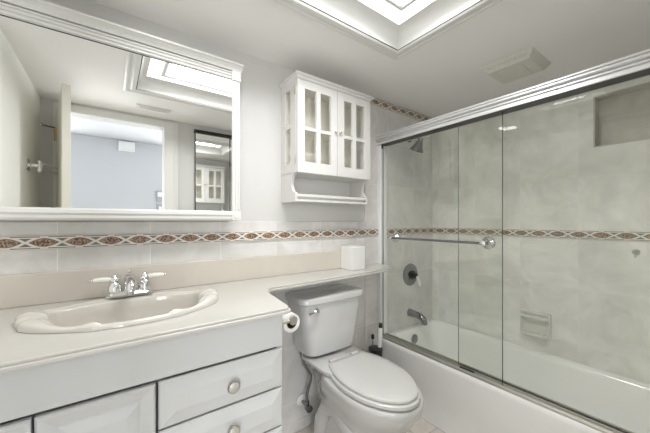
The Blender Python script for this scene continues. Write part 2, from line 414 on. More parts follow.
# ------------------------------------------------------------------ mirror over the vanity
t = thing('framed_mirror', 'wide wall mirror in a white fluted moulding frame above the vanity', 'mirror', (.07, 0, 1.6)); A = At(t)
G = -.074      # the frame stands this much further off the wall
mx0, mx1, mz0, mz1 = -.345, .464, 1.280, 1.901     # glass
A(MB().box(mx0 - .01, mx1 + .01, G - .0345, G - .030, mz0 - .01, mz1 - .0025), 'mirror_glass', M['mirror'], label='mirror glass')
A(MB().box(mx0, mx1, G - .036, G - .030, mz1 - .0025, mz1), 'glazing_bead', M['darkgap'])
A(MB().box(mx0 - .03, mx1 + .03, G - .024, .007, mz0 - .03, mz1 + .03), 'cabinet_box', M['trimw'])
def flute_bar(mb, x0, x1, z0, z1, horiz):
    """flat stock with raised reeds towards -y"""
    mb.box(x0, x1, G - .036, G + .007, z0, z1, .002, 1)
    n = 3
    for k in range(n):
        f0, f1 = (k + .25) / n, (k + .75) / n
        if horiz: mb.box(x0 + .002, x1 - .002, G - .041, G - .035, z0 + (z1 - z0) * f0, z0 + (z1 - z0) * f1, .002, 2)
        else: mb.box(x0 + (x1 - x0) * f0, x0 + (x1 - x0) * f1, G - .041, G - .035, z0 + .002, z1 - .002, .002, 2)
mb = MB(); flute_bar(mb, mx1, mx1 + .040, mz0, mz1, False); A(mb, 'side_stile', M['trimw'])
mb = MB(); flute_bar(mb, mx0 - .040, mx0, mz0, mz1, False); A(mb, 'side_stile', M['trimw'])
mb = MB(); flute_bar(mb, mx0, mx1, mz1, mz1 + .042, True); A(mb, 'top_rail', M['trimw'])
A(MB().prism([(G + y, mz0 + z) for y, z in [(.007, 0), (-.030, 0), (-.046, -.008), (-.048, -.020), (-.042, -.028), (-.042, -.038), (-.034, -.046), (.007, -.046)]], 'x', mx0, mx1), 'bottom_rail', M['trimw'])
for x_ in (mx0 - .042, mx1 - .002):
    for z_ in (mz1 - .002, mz0 - .046):
        mb = MB(); mb.box(x_, x_ + .044, G - .046, G + .007, z_, z_ + .046, .003); mb.lathe([(.014, -.049), (.017, -.046)], 'y', at=(x_ + .022, G, z_ + .023), n=20)
        A(mb, 'corner_block', M['trimw'])
A(MB().prism([(.007, mz1 + .044)] + [(G + y, mz1 + z) for y, z in [(-.043, .044), (-.044, .049), (-.047, .056), (-.054, .062), (-.062, .066), (-.066, .067), (-.066, .074)]] + [(.007, mz1 + .074)], 'x', mx0 - .05, mx1 + .046), 'cornice', M['trimw'])

# ------------------------------------------------------------------ mirrored closet doors on the front wall (seen in the mirror)
t = thing('mirrored_closet', 'dark framed sliding mirror panels on the wall opposite, reflected in the big mirror', 'mirror', (1.0, YF, 0)); A = At(t)
cz = 2.055
A(MB().box(.612, 1.36, YF, YF + .03, cz - .02, cz + .012, .002), 'top_track', M['black'])
A(MB().box(.612, 1.36, YF, YF + .03, 0, .02, .002), 'bottom_track', M['black'])
for xa, xb, yy in ((.617, .94, YF + .012), (.925, 1.355, YF + .002)):
    A(MB().box(xa, xb, yy, yy + .006, .02, cz - .02), 'mirror_panel', M['mirror'], label='mirror panel')
    mb = MB(); mb.box(xa, xa + .007, yy - .001, yy + .011, .02, cz - .02); mb.box(xb - .007, xb, yy - .001, yy + .011, .02, cz - .02)
    A(mb, 'panel_edge', M['darkgap'])

# towel hook arms on the left wall
t = thing('swing_towel_rail', 'chrome double arm towel rail on the left wall, seen in the mirror', 'towel rail', (XL, -1.21, 1.57)); A = At(t)
A(MB().box(XL, XL + .008, -1.25, -1.17, 1.535, 1.605, .004), 'wall_plate', M['chrome'])
mb = MB(); mb.tube([(XL + .005, -1.21, 1.57), (XL + .05, -1.21, 1.57)], .012); mb.lathe([(.014, 1.53), (.014, 1.60)], at=(XL + .055, -1.21, 0)); A(mb, 'hub', M['chrome'], smooth=True)
for k, (dx, dy) in enumerate(((.115, -.15), (.14, -.28))):
    A(MB().tube([(XL + .055, -1.21, 1.585 - k * .03), (XL + dx, -1.21 + dy, 1.585 - k * .03)], .009), 'arm', M['chrome'], smooth=True)

# items on the next room's wall
t = thing('door_chime', 'small white box high on the far wall of the next room', 'wall box', (.18, NY, 2.32)); A = At(t)
A(MB().box(.085, .285, NY, NY + .05, 2.255, 2.395, .008), 'cover', M['plasticw']); A(MB().box(.10, .27, NY + .05, NY + .054, 2.27, 2.278), 'slot', M['grille'])
t = thing('thermostat', 'small grey thermostat with a pale screen on the next room wall', 'thermostat', (.62, NY, 1.62)); A = At(t)
A(MB().box(.565, .675, NY, NY + .025, 1.54, 1.70, .006), 'case', M['grey']); A(MB().box(.582, .658, NY + .025, NY + .028, 1.61, 1.68), 'screen', M['plasticw'])
t = thing('light_switch', 'grey switch plate below the thermostat in the next room', 'light switch', (.62, NY, 1.43)); A = At(t)
A(MB().box(.565, .675, NY, NY + .008, 1.36, 1.50, .004), 'plate', M['grey']); A(MB().box(.60, .64, NY + .008, NY + .016, 1.40, 1.46, .003), 'rocker', M['plasticw'])

# ------------------------------------------------------------------ vanity
CZ0 = .905
VX1, VF = .498, -.545     # right side, carcass front
t = thing('vanity_cabinet', 'white vanity cabinet with raised panel drawers and doors under the counter', 'cabinet', (.05, -.28, 0)); A = At(t)
mb = MB()
for b_ in ((XL + .002, VX1 - .001, VF + .05, VF + .056), (XL + .002, VX1, -.024, -.012), (XL + .002, XL + .02, VF, -.012), (VX1 - .018, VX1, VF, -.012)): mb.box(*b_, .09, CZ0 - .0005)
mb.box(XL + .002, VX1, VF, -.012, .09, .108); mb.box(XL + .002, VX1, VF, VF + .018, .782, CZ0 - .0005); mb.box(XL + .002, VX1 - .03, VF + .06, -.012, 0, .09)
A(mb, 'body', M['cab'], bev=.002)
A(MB().box(XL + .002, VX1 - .001, VF - .012, VF, .785, CZ0 - .001, .003), 'apron_panel', M['cab'])
def raised(x0, x1, z0, z1, y, th=.018, rim=.034):
    """drawer/door front with a bevelled raised field"""
    mb = MB()
    def R(i, yy): return [(x0 + i, yy, z0 + i), (x1 - i, yy, z0 + i), (x1 - i, yy, z1 - i), (x0 + i, yy, z1 - i)]
    mb.loft([R(0, y), R(0, y - th * .7), R(.005, y - th), R(.008, y - th), R(rim, y - th + .008), R(rim + .004, y - th + .008), R(rim + .006, y - th + .0065), R(rim + .03, y - th + .0005), R(rim + .034, y - th)], True, True)
    return mb
def slab(x0, x1, z0, z1, y, th=.018, rim=.042):
    mb = MB()
    def R(i, yy): return [(x0 + i, yy, z0 + i), (x1 - i, yy, z0 + i), (x1 - i, yy, z1 - i), (x0 + i, yy, z1 - i)]
    mb.loft([R(0, y), R(0, y - th * .4), R(.003, y - th * .55), R(rim, y - th), R(rim + .002, y - th)], True, True)
    return mb
def knob(x, z, par, y):
    d = MB().lathe([(.008, 0), (.008, -.010), (.012, -.014), (.0195, -.018), (.0205, -.022), (.019, -.025)], 'y', at=(x, y, z), n=24); k = A(d, 'knob', M['nickel'], par, smooth=True)
    d = MB().lathe([(.0165, -.0248), (.0160, -.027), (.010, -.030), (.002, -.031)], 'y', at=(x, y, z), n=24)
    return d
yf = VF - .001
for z1, z0 in ((.776, .641), (.635, .500), (.494, .300), (.294, .10)):
    d = A(slab(.108, VX1 - .001, z0, z1, yf), 'drawer_front', M['cab'])
    cap = knob(.312, (z0 + z1) / 2, d, yf - .0175); cap_o = A(cap, 'knob_face', M['pearl'], d, smooth=True)
for xa, xb, kx in ((-.143, .100, .075), (XL + .004, -.149, -.175)):
    d = A(raised(xa, xb, .10, .776, yf), 'door', M['cab'])
    cap = knob(kx, .45, d, yf - .0175); A(cap, 'knob_face', M['pearl'], d, smooth=True)

# ------------------------------------------------------------------ counter with banjo shelf
CZ = .925
SX, SY, SA, SB = .062, -.262, .262, .198       # sink centre, half axes of the cut-out
def ell(a, b, n=72): return [(SX + a * math.cos(2 * PI * i / n), SY + b * math.sin(2 * PI * i / n)) for i in range(n)]
outline = [(XL + .001, -.001), (XL + .001, -.590), (.500, -.590), (.512, -.586), (.520, -.578), (.527, -.555), (.552, -.345), (.558, -.325), (.568, -.298), (.584, -.275), (.605, -.262), (1.0, -.240), (1.40, -.210), (1.465, -.198), (1.505, -.168), (1.535, -.120), (1.550, -.060), (1.556, -.001)]
upper = [(x - (.006 if .5 < x < .56 and y < -.33 else 0), y + (.007 if y < -.15 else 0)) for x, y in outline]
mb = MB(); mb.holed(outline, ell(SA, SB), 'z', CZ0, CZ - .0085); mb.holed(upper, ell(SA, SB), 'z', CZ - .0086, CZ)
ct = mb.build('countertop', M['marble'], bev=.0035)
tag(ct, 'cream cultured marble countertop running on as a narrow shelf over the toilet', 'countertop')
bs = MB().box(XL + .002, 1.30, -.022, -.0005, CZ, CZ + .116, .004).build('backsplash', M['marble2'], ct); bs['label'] = 'darker taupe marble backsplash'

# washbasin: shell shaped rim with scrolls
def sstep(x, a, b):
    t = min(1., max(0., (x - a) / (b - a))); return t * t * (3 - 2 * t)
def basin():
    n = 180; rings = []; K = 12
    def rim(th):
        """bead width and height: overlapping leaf scrolls, mirrored left and right of the front"""
        phi = abs((math.degrees(th) - 270 + 180) % 360 - 180)      # 0 at the front, 90 at the ends, 180 at the back
        wd = .027
        wd += .022 * sstep(phi, 18, 21.5) * (1 - sstep(phi, 23, 33))                 # knot
        wd += .040 * sstep(phi, 36, 68) * (1 - sstep(phi, 70, 75))                 # leaf swelling towards the end
        wd += .046 * math.sin(PI * min(1, max(0, (phi - 71) / 42))) ** .7          # end lobe
        wd -= .004 * sstep(phi, 113, 125)
        ribs = .0025 * math.cos(phi * .55) * sstep(phi, 70, 78) * (1 - sstep(phi, 108, 114))
        return wd + ribs, sstep(phi, 108, 135)
    for k in range(K + 9):
        ring = []
        for i in range(n):
            th = 2 * PI * i / n; wd, bk = rim(th); ex = wd - .027
            ao, bo = SA + .018 + .28 * ex, SB + .018 + .28 * ex
            ai, bi = ao - wd, bo - wd - .050 * bk * max(0, math.sin(th))
            h = (.013 + .36 * ex) * (1 - .62 * bk)
            yo = 0
            if k < K:
                f = k / (K - 1); r = .5 + .5 * math.cos(PI * f)
                a_ = ai + (ao - ai) * r; b_ = bi + (bo - bi) * r
                z = CZ + .001 + h * math.sin(PI * f) ** .55 - (.006 * f if f > .5 else 0)
            else:
                q = (k - K + 1) / 9
                s_ = (1 - q ** 3.2) ** .5 if q < 1 else 0.0
                s_ = .12 + .88 * s_
                a_ = ai * s_; b_ = bi * s_; z = CZ - .005 - .150 * q ** .75
                yo = -.008 * q
            ring.append((SX + a_ * math.cos(th), SY + yo + b_ * math.sin(th), z))
        rings.append(ring)
    return MB().loft(rings, False, True)
t = thing('washbasin', 'biscuit oval washbasin with a scrolled shell rim set in the counter', 'sink', (SX, SY, CZ)); A = At(t)
A(basin(), 'basin', M['biscuit'], smooth=75)
A(MB().lathe([(.022, CZ - .1545), (.024, CZ - .153), (.020, CZ - .151), (.003, CZ - .150)], at=(SX, SY - .008, 0)), 'drain', M['chrome'], smooth=True)

# faucet
FX, FY, FZ = .062, -.072, CZ + .0078
t = thing('faucet', 'chrome two handle centerset faucet with white porcelain levers behind the basin', 'faucet', (FX, FY, FZ)); A = At(t)
def stad(L, W, z, n=12):
    p = []
    for s_ in (1, -1):
        for k in range(n + 1):
            a = -PI / 2 + PI * k / n
            p.append((FX + s_ * (L - W) + s_ * W * math.cos(a), FY + s_ * W * math.sin(a), z))
    return p
A(MB().loft([stad(.083, .030, FZ), stad(.083, .030, FZ + .006), stad(.078, .025, FZ + .011), stad(.074, .022, FZ + .018), stad(.070, .018, FZ + .020)]), 'base', M['chrome'], smooth=40)
for s_ in (-1, 1):
    hx = FX + s_ * .051
    h_ = A(MB().lathe([(.024, .018), (.0235, .026), (.022, .040), (.0165, .053), (.013, .057), (.0165, .061), (.0165, .066), (.013, .074), (.009, .078), (.009, .082), (.006, .087), (.001, .089)], at=(hx, FY, FZ), n=24), 'handle_body', M['chrome'], smooth=40)
    A(MB().tube([(hx + s_ * .008, FY - .002, FZ + .069), (hx + s_ * .018, FY - .003, FZ + .0695), (hx + s_ * .035, FY - .005, FZ + .070), (hx + s_ * .060, FY - .008, FZ + .071), (hx + s_ * .068, FY - .009, FZ + .071)], [.006, .0095, .0105, .0085, .006]), 'lever', M['porc'], h_, label='white porcelain lever', smooth=True)
    A(MB().tube([(hx + s_ * .067, FY - .009, FZ + .071), (hx + s_ * .074, FY - .010, FZ + .071), (hx + s_ * .080, FY - .0105, FZ + .0715)], [.003, .0042, .002]), 'lever_tip', M['chrome'], h_, smooth=True)
mb = MB(); mb.lathe([(.024, .018), (.023, .03), (.0205, .055), (.0205, .068), (.016, .080), (.008, .086), (.001, .087)], at=(FX, FY + .002, FZ), n=24)
mb.tube([(FX, FY, FZ + .058), (FX, FY - .03, FZ + .066), (FX, FY - .062, FZ + .064), (FX, FY - .088, FZ + .054), (FX, FY - .098, FZ + .040), (FX, FY - .100, FZ + .030)], [.017, .0185, .0185, .0175, .0155, .014], n=18)
A(mb, 'spout', M['chrome'], smooth=True)
mb = MB(); mb.tube([(FX, FY + .022, FZ + .018), (FX, FY + .022, FZ + .085)], .0025); mb.lathe([(.002, .084), (.006, .090), (.005, .096), (.001, .098)], at=(FX, FY + .022, FZ), n=16)
A(mb, 'lift_rod', M['chrome'], smooth=True)

# tissue box cover on the shelf
t = thing('tissue_box', 'square white tissue box cover on the narrow shelf above the toilet', 'tissue box', (1.265, -.08, CZ)); A = At(t)
bx0, bx1, by0, by1 = 1.200, 1.306, -.138, -.0245
ztb = CZ + .146
mb = MB(); mb.loft([[(bx0 + i, by0 + i, z), (bx1 - i, by0 + i, z), (bx1 - i, by1 - i, z), (bx0 + i, by1 - i, z)] for i, z in [(0, CZ + .0005), (0, CZ + .143), (.003, ztb), (.022, ztb), (.022, ztb - .02)]], True, True)
A(mb, 'cover', M['plasticw'], bev=.002)

# ------------------------------------------------------------------ toilet paper on the vanity side
t = thing('toilet_paper_holder', 'chrome toilet paper holder fixed to the right side of the vanity', 'toilet paper holder', (VX1, -.40, .828)); A = At(t)
for yy in (-.462, -.336):
    mb = MB(); mb.lathe([(.018, VX1 + .0005), (.018, VX1 + .006), (.010, VX1 + .010)], 'x', at=(0, yy, .828), n=20); mb.tube([(VX1 + .005, yy, .828), (.595, yy, .828)], .0065); mb.lathe([(.017, yy - .007), (.019, yy), (.017, yy + .007)], 'y', at=(.595, 0, .828), n=20)
    A(mb, 'post', M['satin'], smooth=40)
A(MB().tube([(.595, -.454, .828), (.595, -.344, .828)], 0.0075), 'roller', M['satin'], smooth=True)
t = thing('toilet_paper_roll', 'nearly used up white toilet paper roll beside the vanity', 'toilet paper', (.595, -.399, .815)); A = At(t)
def ring_tube(mb, cx, cz, ro, ri, y0, y1, n=40):
    P = lambda r, y: [(cx + r * math.cos(2 * PI * i / n), y, cz + r * math.sin(2 * PI * i / n)) for i in range(n)]
    mb.loft([P(ri, y0), P(ro, y0), P(ro, y1), P(ri, y1), P(ri, y0)], False, False); return mb
A(ring_tube(MB(), 0.595, .815, .038, .0225, -.452, -.350), 'paper', M['paper'], smooth=40)
A(ring_tube(MB(), 0.595, .815, .0224, .0205, -.4525, -.3495), 'core', M['card'], smooth=40, label='brown cardboard core')

# ------------------------------------------------------------------ wall cabinet
t = thing('wall_cabinet', 'white glass door wall cabinet with an open scalloped shelf, over the toilet', 'cabinet', (1.05, 0, 1.335)); A = At(t)
wx0, wx1, wy = .786, 1.318, -.155
wz0, wz1, wt = 1.487, 1.985, 1.335
T = .016
# side panels with scalloped lower bracket; the upper part has an opening with two panes
def bracket_profile():
    p = [(0.007, wt), (-.150, wt), (-.152, wt + .042), (-.146, wt + .048)]
    for k in range(0, 13):
        a = -PI / 2 + PI * k / 12
        p.append((-.146 + .036 * math.cos(a) * 1.0, wt + .048 + .052 + .052 * math.sin(a)))
    # the scallop cuts inward (towards the wall)
    return p + [(wy, wz0 + .002), (0.007, wz0 + .002)]
for i, xx in enumerate((wx0, wx1 - T)):
    mb = MB()
    mb.prism(bracket_profile(), 'x', xx, xx + T)
    for (y0, y1, z0, z1) in ((wy, -.100, wz0, wz1), (-.040, .007, wz0, wz1), (-.100, -.040, wz0, 1.545), (-.100, -.040, 1.945, wz1), (-.100, -.040, 1.735, 1.755)):
        mb.box(xx, xx + T, y0, y1, z0, z1)
    sp_ = A(mb, 'side_panel', M['wcab'])
    A(MB().box(xx + .006, xx + .009, -.101, -.039, 1.544, 1.946), 'side_pane', M['pane'], sp_)
A(MB().box(wx0 + T, wx1 - T, 0.0, .007, wz0, wz1), 'back_panel', M['inner'])
A(MB().box(wx0 + T, wx1 - T, 0.0, .007, wt + .01, wz0), 'lower_back_panel', M['wcab'])
A(MB().box(wx0 + T, wx1 - T, wy + .002, 0, wz0, wz0 + .016), 'bottom_panel', M['wcab'])
A(MB().box(wx0 + T, wx1 - T, wy + .03, 0, 1.735, 1.748), 'inner_shelf', M['inner'])
A(MB().box(wx0 + T, wx1 - T, -.148, 0, wt + .002, wt + .014), 'open_shelf', M['wcab'])
A(MB().box(wx0 + T, wx1 - T, -.153, -.141, wt + .026, wt + .042, .003), 'shelf_rail', M['wcab'])
A(MB().box(wx0 + T, wx1 - T, -.130, -.120, wt + .002, wt + .034, .002), 'shelf_apron', M['wcab'])
mb = MB(); mb.box(wx0, wx1, wy, .007, wz1, wz1 + .004)
A(mb, 'top_panel', M['wcab'])
A(MB().loft([[(wx0 - o_, .007, z), (wx0 - o_, wy - .02 - o_, z), (wx1 + o_, wy - .02 - o_, z), (wx1 + o_, .007, z)] for o_, z in [(0, wz1 - .004), (.004, wz1 + .002), (.006, wz1 + .008), (.014, wz1 + .012), (.016, wz1 + .014), (.016, wz1 + .022), (.013, wz1 + .025)]]), 'cornice', M['wcab'])
def door(xa, xb, panes, knob_x, hinge_x):
    y0, y1 = wy - .019, wy - .001
    z0, z1 = wz0 + .002, wz1 - .006
    mb = MB(); xs = [xa] + [v for p in panes for v in p] + [xb]
    for k in range(0, len(xs), 2): mb.box(xs[k], xs[k + 1], y0, y1, z0, z1)
    for (pa, pb) in panes:
        for za, zb in ((z0, 1.548), (1.716, 1.734), (1.936, z1)): mb.box(pa, pb, y0, y1, za, zb)
    d = A(mb, 'door', M['wcab'])
    for (pa, pb) in panes: A(MB().box(pa - .002, pb + .002, y0 + .008, y0 + .011, 1.546, 1.938), 'pane', M['pane'], d)
    A(MB().lathe([(.004, 0), (.004, -.008), (.008, -.011), (.009, -.016), (.006, -.020), (.001, -.021)], 'y', at=(knob_x, y0, 1.74), n=20), 'knob', M['satin'], d, smooth=True)
    for hz in (1.555, 1.925): A(MB().box(hinge_x - .0025, hinge_x + .0025, y1 - .004, y1 + .012, hz - .02, hz + .02), 'hinge', M['satin'], d)
door(wx0 + .002, 1.050, [(.832, .908), (.935, 1.008)], 1.037, wx0 - .001)
door(1.053, wx1 - .002, [(1.104, 1.170), (1.198, 1.270)], 1.067, wx1 + .001)

# ------------------------------------------------------------------ toilet
TX = 1.028
t = thing('toilet', 'white two piece toilet with closed lid standing between vanity and bathtub', 'toilet', (TX, -.35, 0)); A = At(t)
def egg(cx, yb, yf_, hw, z, n=48, pw=2.0, sq=2.6, wpos=.42):
    """egg outline from back yb to front yf_, widest at wpos of the way from back"""
    ym = yb + (yf_ - yb) * wpos; p = []
    for i in range(n):
        a = 2 * PI * i / n; c, s_ = math.cos(a), math.sin(a)
        if s_ >= 0: e = sq; L = yb - ym
        else: e = pw; L = ym - yf_
        x = hw * math.copysign(abs(c) ** (2 / e), c); y = L * math.copysign(abs(s_) ** (2 / e), s_)
        p.append((cx + x, ym + y, z))
    return p
# bowl and pedestal, bottom to top
bowl = MB().loft([
    egg(TX, -.10, -.60, .118, 0, sq=4, pw=2.6), egg(TX, -.10, -.60, .118, .012, sq=4, pw=2.6), egg(TX, -.105, -.595, .110, .03, sq=4, pw=2.6),
    egg(TX, -.11, -.585, .098, .08, sq=3.5, pw=2.4), egg(TX, -.11, -.590, .092, .15, sq=3, pw=2.3), egg(TX, -.11, -.61, .100, .21, sq=3, pw=2.2, wpos=.5),
    egg(TX, -.11, -.645, .122, .27, sq=3, pw=2.1, wpos=.55), egg(TX - .004, -.13, -.69, .150, .325, sq=3, wpos=.56), egg(TX - .006, -.17, -.722, .172, .375, sq=3, wpos=.55),
    egg(TX - .006, -.20, -.742, .185, .41, sq=3, wpos=.53), egg(TX - .006, -.21, -.746, .187, .438, sq=3, wpos=.52), egg(TX - .006, -.212, -.742, .184, .452, sq=3, wpos=.52), egg(TX - .006, -.22, -.72, .165, .456, sq=3, wpos=.52)])
A(bowl, 'bowl', M['china'], smooth=True, sub=1)
# rear deck that carries the tank
def rrect(x0, x1, y0, y1, r, z, n=6):
    p = []
    for cx, cy, a0 in ((x1 - r, y1 - r, 0), (x0 + r, y1 - r, PI / 2), (x0 + r, y0 + r, PI), (x1 - r, y0 + r, 3 * PI / 2)):
        for k in range(n + 1): a = a0 + PI / 2 * k / n; p.append((cx + r * math.cos(a), cy + r * math.sin(a), z))
    return p
A(MB().loft([rrect(TX - .085, TX + .075, -.34, -.10, .05, .24), rrect(TX - .09, TX + .08, -.36, -.08, .06, .32), rrect(TX - .115, TX + .10, -.37, -.05, .07, .40), rrect(TX - .148, TX + .13, -.38, -.035, .07, .445),
             rrect(TX - .172, TX + .145, -.37, -.03, .07, .468), rrect(TX - .172, TX + .145, -.37, -.03, .07, .479), rrect(TX - .164, TX + .138, -.36, -.038, .065, .485)]), 'deck', M['china'], smooth=True)
# trapway bulge on the side
for s_ in (-1, 1):
    A(MB().tube([(TX + s_ * .075, -.50, .10), (TX + s_ * .088, -.42, .20), (TX + s_ * .090, -.33, .27), (TX + s_ * .092, -.25, .25), (TX + s_ * .090, -.19, .16), (TX + s_ * .085, -.16, .05), (TX + s_ * .08, -.15, .005)], [.03, .042, .046, .046, .043, .04, .04], n=16), 'trapway', M['china'], smooth=True)
    A(MB().lathe([(.014, .0), (.014, .012), (.010, .022), (.003, .026)], at=(TX + s_ * .128, -.33, 0), n=20), 'bolt_cap', M['plasticw'], smooth=True)
LID = [(-.277, .108), (-.279, .118), (-.288, .126), (-.33, .142), (-.38, .156), (-.435, .165), (-.49, .166), (-.55, .158), (-.60, .143), (-.65, .117), (-.685, .090), (-.710, .062), (-.724, .034), (-.729, .012)]
def lidring(g, z):
    """seat and lid outline, grown by g; it swings a little to the left at the front"""
    P = []
    for y, hw in LID: P.append((1.030 + (y + .29) * .045, y, hw))
    yc = -.49
    k = lambda y: (yc + (y - yc) * (1 + g / .23))
    return [(c + hw * (1 + g / .166), k(y), z) for c, y, hw in P] + [(c - hw * (1 + g / .166), k(y), z) for c, y, hw in reversed(P)]
A(MB().loft([lidring(.003, .457), lidring(.009, .461), lidring(.009, .474), lidring(.004, .478)]), 'seat', M['seat'], smooth=40)
A(MB().loft([lidring(-.006, .481), lidring(0, .4835), lidring(0, .492), lidring(-.006, .4985), lidring(-.04, .503), lidring(-.10, .5045)]), 'lid', M['seat'], smooth=40)
for s_ in (-1, 1): A(MB().lathe([(.012, TX + s_ * .075 - .022), (.012, TX + s_ * .075 + .022)], 'x', at=(0, -.262, .486), n=16), 'hinge', M['seat'], smooth=True)
# tank: tapered with rounded corners
def tankring(x0, x1, y0, y1, rf, rb, z, bow=.010):
    """plan of the tank: big front corners, slightly bowed front"""
    p = []
    for cx, cy, a0, r in ((x1 - rb, y1 - rb, 0, rb), (x0 + rb, y1 - rb, PI / 2, rb), (x0 + rf, y0 + rf, PI, rf), (x1 - rf, y0 + rf, 3 * PI / 2, rf)):
        for k in range(9): a = a0 + PI / 2 * k / 8; p.append((cx + r * math.cos(a), cy + r * math.sin(a), z))
        if a0 == PI:
            for k in range(1, 8):
                f = k / 8; p.append((x0 + rf + (x1 - x0 - 2 * rf) * f, y0, z))
    xm, hw = (x0 + x1) / 2, (x1 - x0) / 2
    return [(x, y - (bow * (1 - ((x - xm) / hw) ** 2) if y < (y0 + y1) / 2 else 0), z) for x, y, z in p]
A(MB().loft([tankring(.868, 1.155, -.180, -.045, .045, .03, .497), tankring(.850, 1.172, -.192, -.038, .05, .03, .504), tankring(.840, 1.184, -.198, -.034, .055, .03, .53), tankring(.827, 1.201, -.202, -.030, .055, .03, .62), tankring(.812, 1.218, -.205, -.026, .05, .03, .72), tankring(.806, 1.224, -.206, -.024, .05, .03, .788)]), 'tank', M['china'], smooth=40)
A(MB().loft([tankring(.796, 1.234, -.212, -.018, .045, .03, .787), tankring(.790, 1.240, -.218, -.015, .05, .03, .792), tankring(.790, 1.240, -.218, -.015, .05, .03, .814), tankring(.795, 1.235, -.213, -.018, .048, .03, .822), tankring(.815, 1.216, -.195, -.03, .04, .03, .827)]), 'tank_lid', M['china'], smooth=40)
A(MB().lathe([(.05, .476), (.05, .502)], at=(1.015, -.125, 0)), 'gasket', M['black'])
fl = A(MB().lathe([(.017, 0), (.017, -.008), (.010, -.013), (.010, -.022), (.004, -.024)], 'y', at=(.878, -.2125, .752), n=24), 'flush_handle', M['chrome'], smooth=40)
A(MB().tube([(.878, -.230, .752), (.851, -.235, .752), (.821, -.237, .750)], [.006, .0055, .007]), 'flush_lever', M['chrome'], fl, smooth=True)

t = thing('water_supply_valve', 'small shut-off valve with braided hose on the wall left of the toilet', 'valve', (.915, 0, .165)); A = At(t)
A(MB().lathe([(.034, -.0095), (.030, -.016), (.012, -.020)], 'y', at=(.912, 0, .170), n=28), 'escutcheon', M['plasticw'], smooth=True)
mb = MB(); mb.tube([(.912, -.012, .168), (.912, -.075, .168)], .009); mb.lathe([(.014, .150), (.014, .195)], at=(.912, -.070, 0), n=16); mb.lathe([(.020, -.100), (.022, -.092), (.010, -.085)], 'y', at=(.912, 0, .160), n=8)
A(mb, 'stop', M['dchrome'], smooth=40)
A(MB().tube([(.912, -.070, .195), (.910, -.072, .23), (.918, -.075, .27), (.930, -.080, .31), (.925, -.09, .35), (.898, -.098, .39), (.872, -.10, .43), (.862, -.10, .47), (.862, -.10, .502)], .0085, n=10), 'hose', M['dchrome'], smooth=True)

# brush stand and plunger in the corner behind the toilet
t = thing('toilet_brush', 'white handled toilet brush standing in a round black holder behind the toilet', 'toilet brush', (1.460, -.08, 0)); A = At(t)
A(MB().lathe([(.047, 0), (.050, .006), (.046, .02), (.043, .20), (.044, .345), (.048, .358), (.046, .366), (.020, .369)], at=(1.460, -.08, 0)), 'holder', M['black'], smooth=40)
A(MB().tube([(1.488, -.090, .368), (1.490, -.0905, .40), (1.492, -.091, .44), (1.494, -.0915, .48), (1.4955, -.092, .505)], [.0125, .015, .0165, .0145, .0115], n=18), 'handle', M['plasticw'], smooth=True)
A(MB().tube([(1.4953, -.092, .50), (1.496, -.0922, .518), (1.4965, -.0924, .532)], [.0125, .0135, .009], n=18), 'tip', M['black'], smooth=True)
t = thing('cleaning_wand', 'thin chrome rod with a black grip beside the white brush handle', 'wand', (1.492, -.0215, 0)); A = At(t)
A(MB().lathe([(.009, 0), (.009, .006), (.0065, .012), (.0065, .405)], at=(1.492, -.0215, 0), n=16), 'rod', M['chrome'], smooth=40)
A(MB().lathe([(.0085, .400), (.011, .406), (.011, .426), (.007, .432)], at=(1.492, -.0215, 0), n=16), 'grip', M['black'], smooth=True)

# ------------------------------------------------------------------ bathtub
t = thing('bathtub', 'white alcove bathtub with a plain apron behind sliding glass', 'bathtub', (1.9, -.75, 0)); A = At(t)
bx0, bx1, by0, by1 = 1.560, XR - .001, YF + .001, -.003
def tubring(x0, x1, y0, y1, r, z): return rrect(x0, x1, y0, y1, r, z, 8)
R_ = [tubring(bx0 + .012, bx1, by0, by1, .004, 0), tubring(bx0 + .012, bx1, by0, by1, .004, .185), tubring(bx0 + .006, bx1, by0, by1, .004, .20), tubring(bx0 + .004, bx1, by0, by1, .004, .35), tubring(bx0, bx1, by0, by1, .005, .368),
      tubring(bx0, bx1, by0, by1, .006, .385), tubring(bx0 + .004, bx1 - .002, by0 + .002, by1 - .002, .008, .394), tubring(bx0 + .012, bx1 - .006, by0 + .006, by1 - .006, .012, .397),
      tubring(bx0 + .085, bx1 - .035, by0 + .06, by1 - .05, .06, .395), tubring(bx0 + .097, bx1 - .045, by0 + .075, by1 - .060, .08, .385), tubring(bx0 + .105, bx1 - .052, by0 + .09, by1 - .068, .09, .36),
      tubring(bx0 + .125, bx1 - .075, by0 + .16, by1 - .085, .10, .22), tubring(bx0 + .15, bx1 - .10, by0 + .24, by1 - .11, .11, .12), tubring(bx0 + .19, bx1 - .14, by0 + .32, by1 - .16, .10, .085), tubring(bx0 + .28, bx1 - .25, by0 + .5, by1 - .35, .04, .08)]
A(MB().loft(R_, True, True), 'shell', M['tub'], smooth=35)
A(MB().lathe([(.036, 0), (.036, -.006), (.030, -.010), (.003, -.011)], 'y', at=(1.885, -.0755, .325), n=28), 'overflow_plate', M['dchrome'], smooth=40)

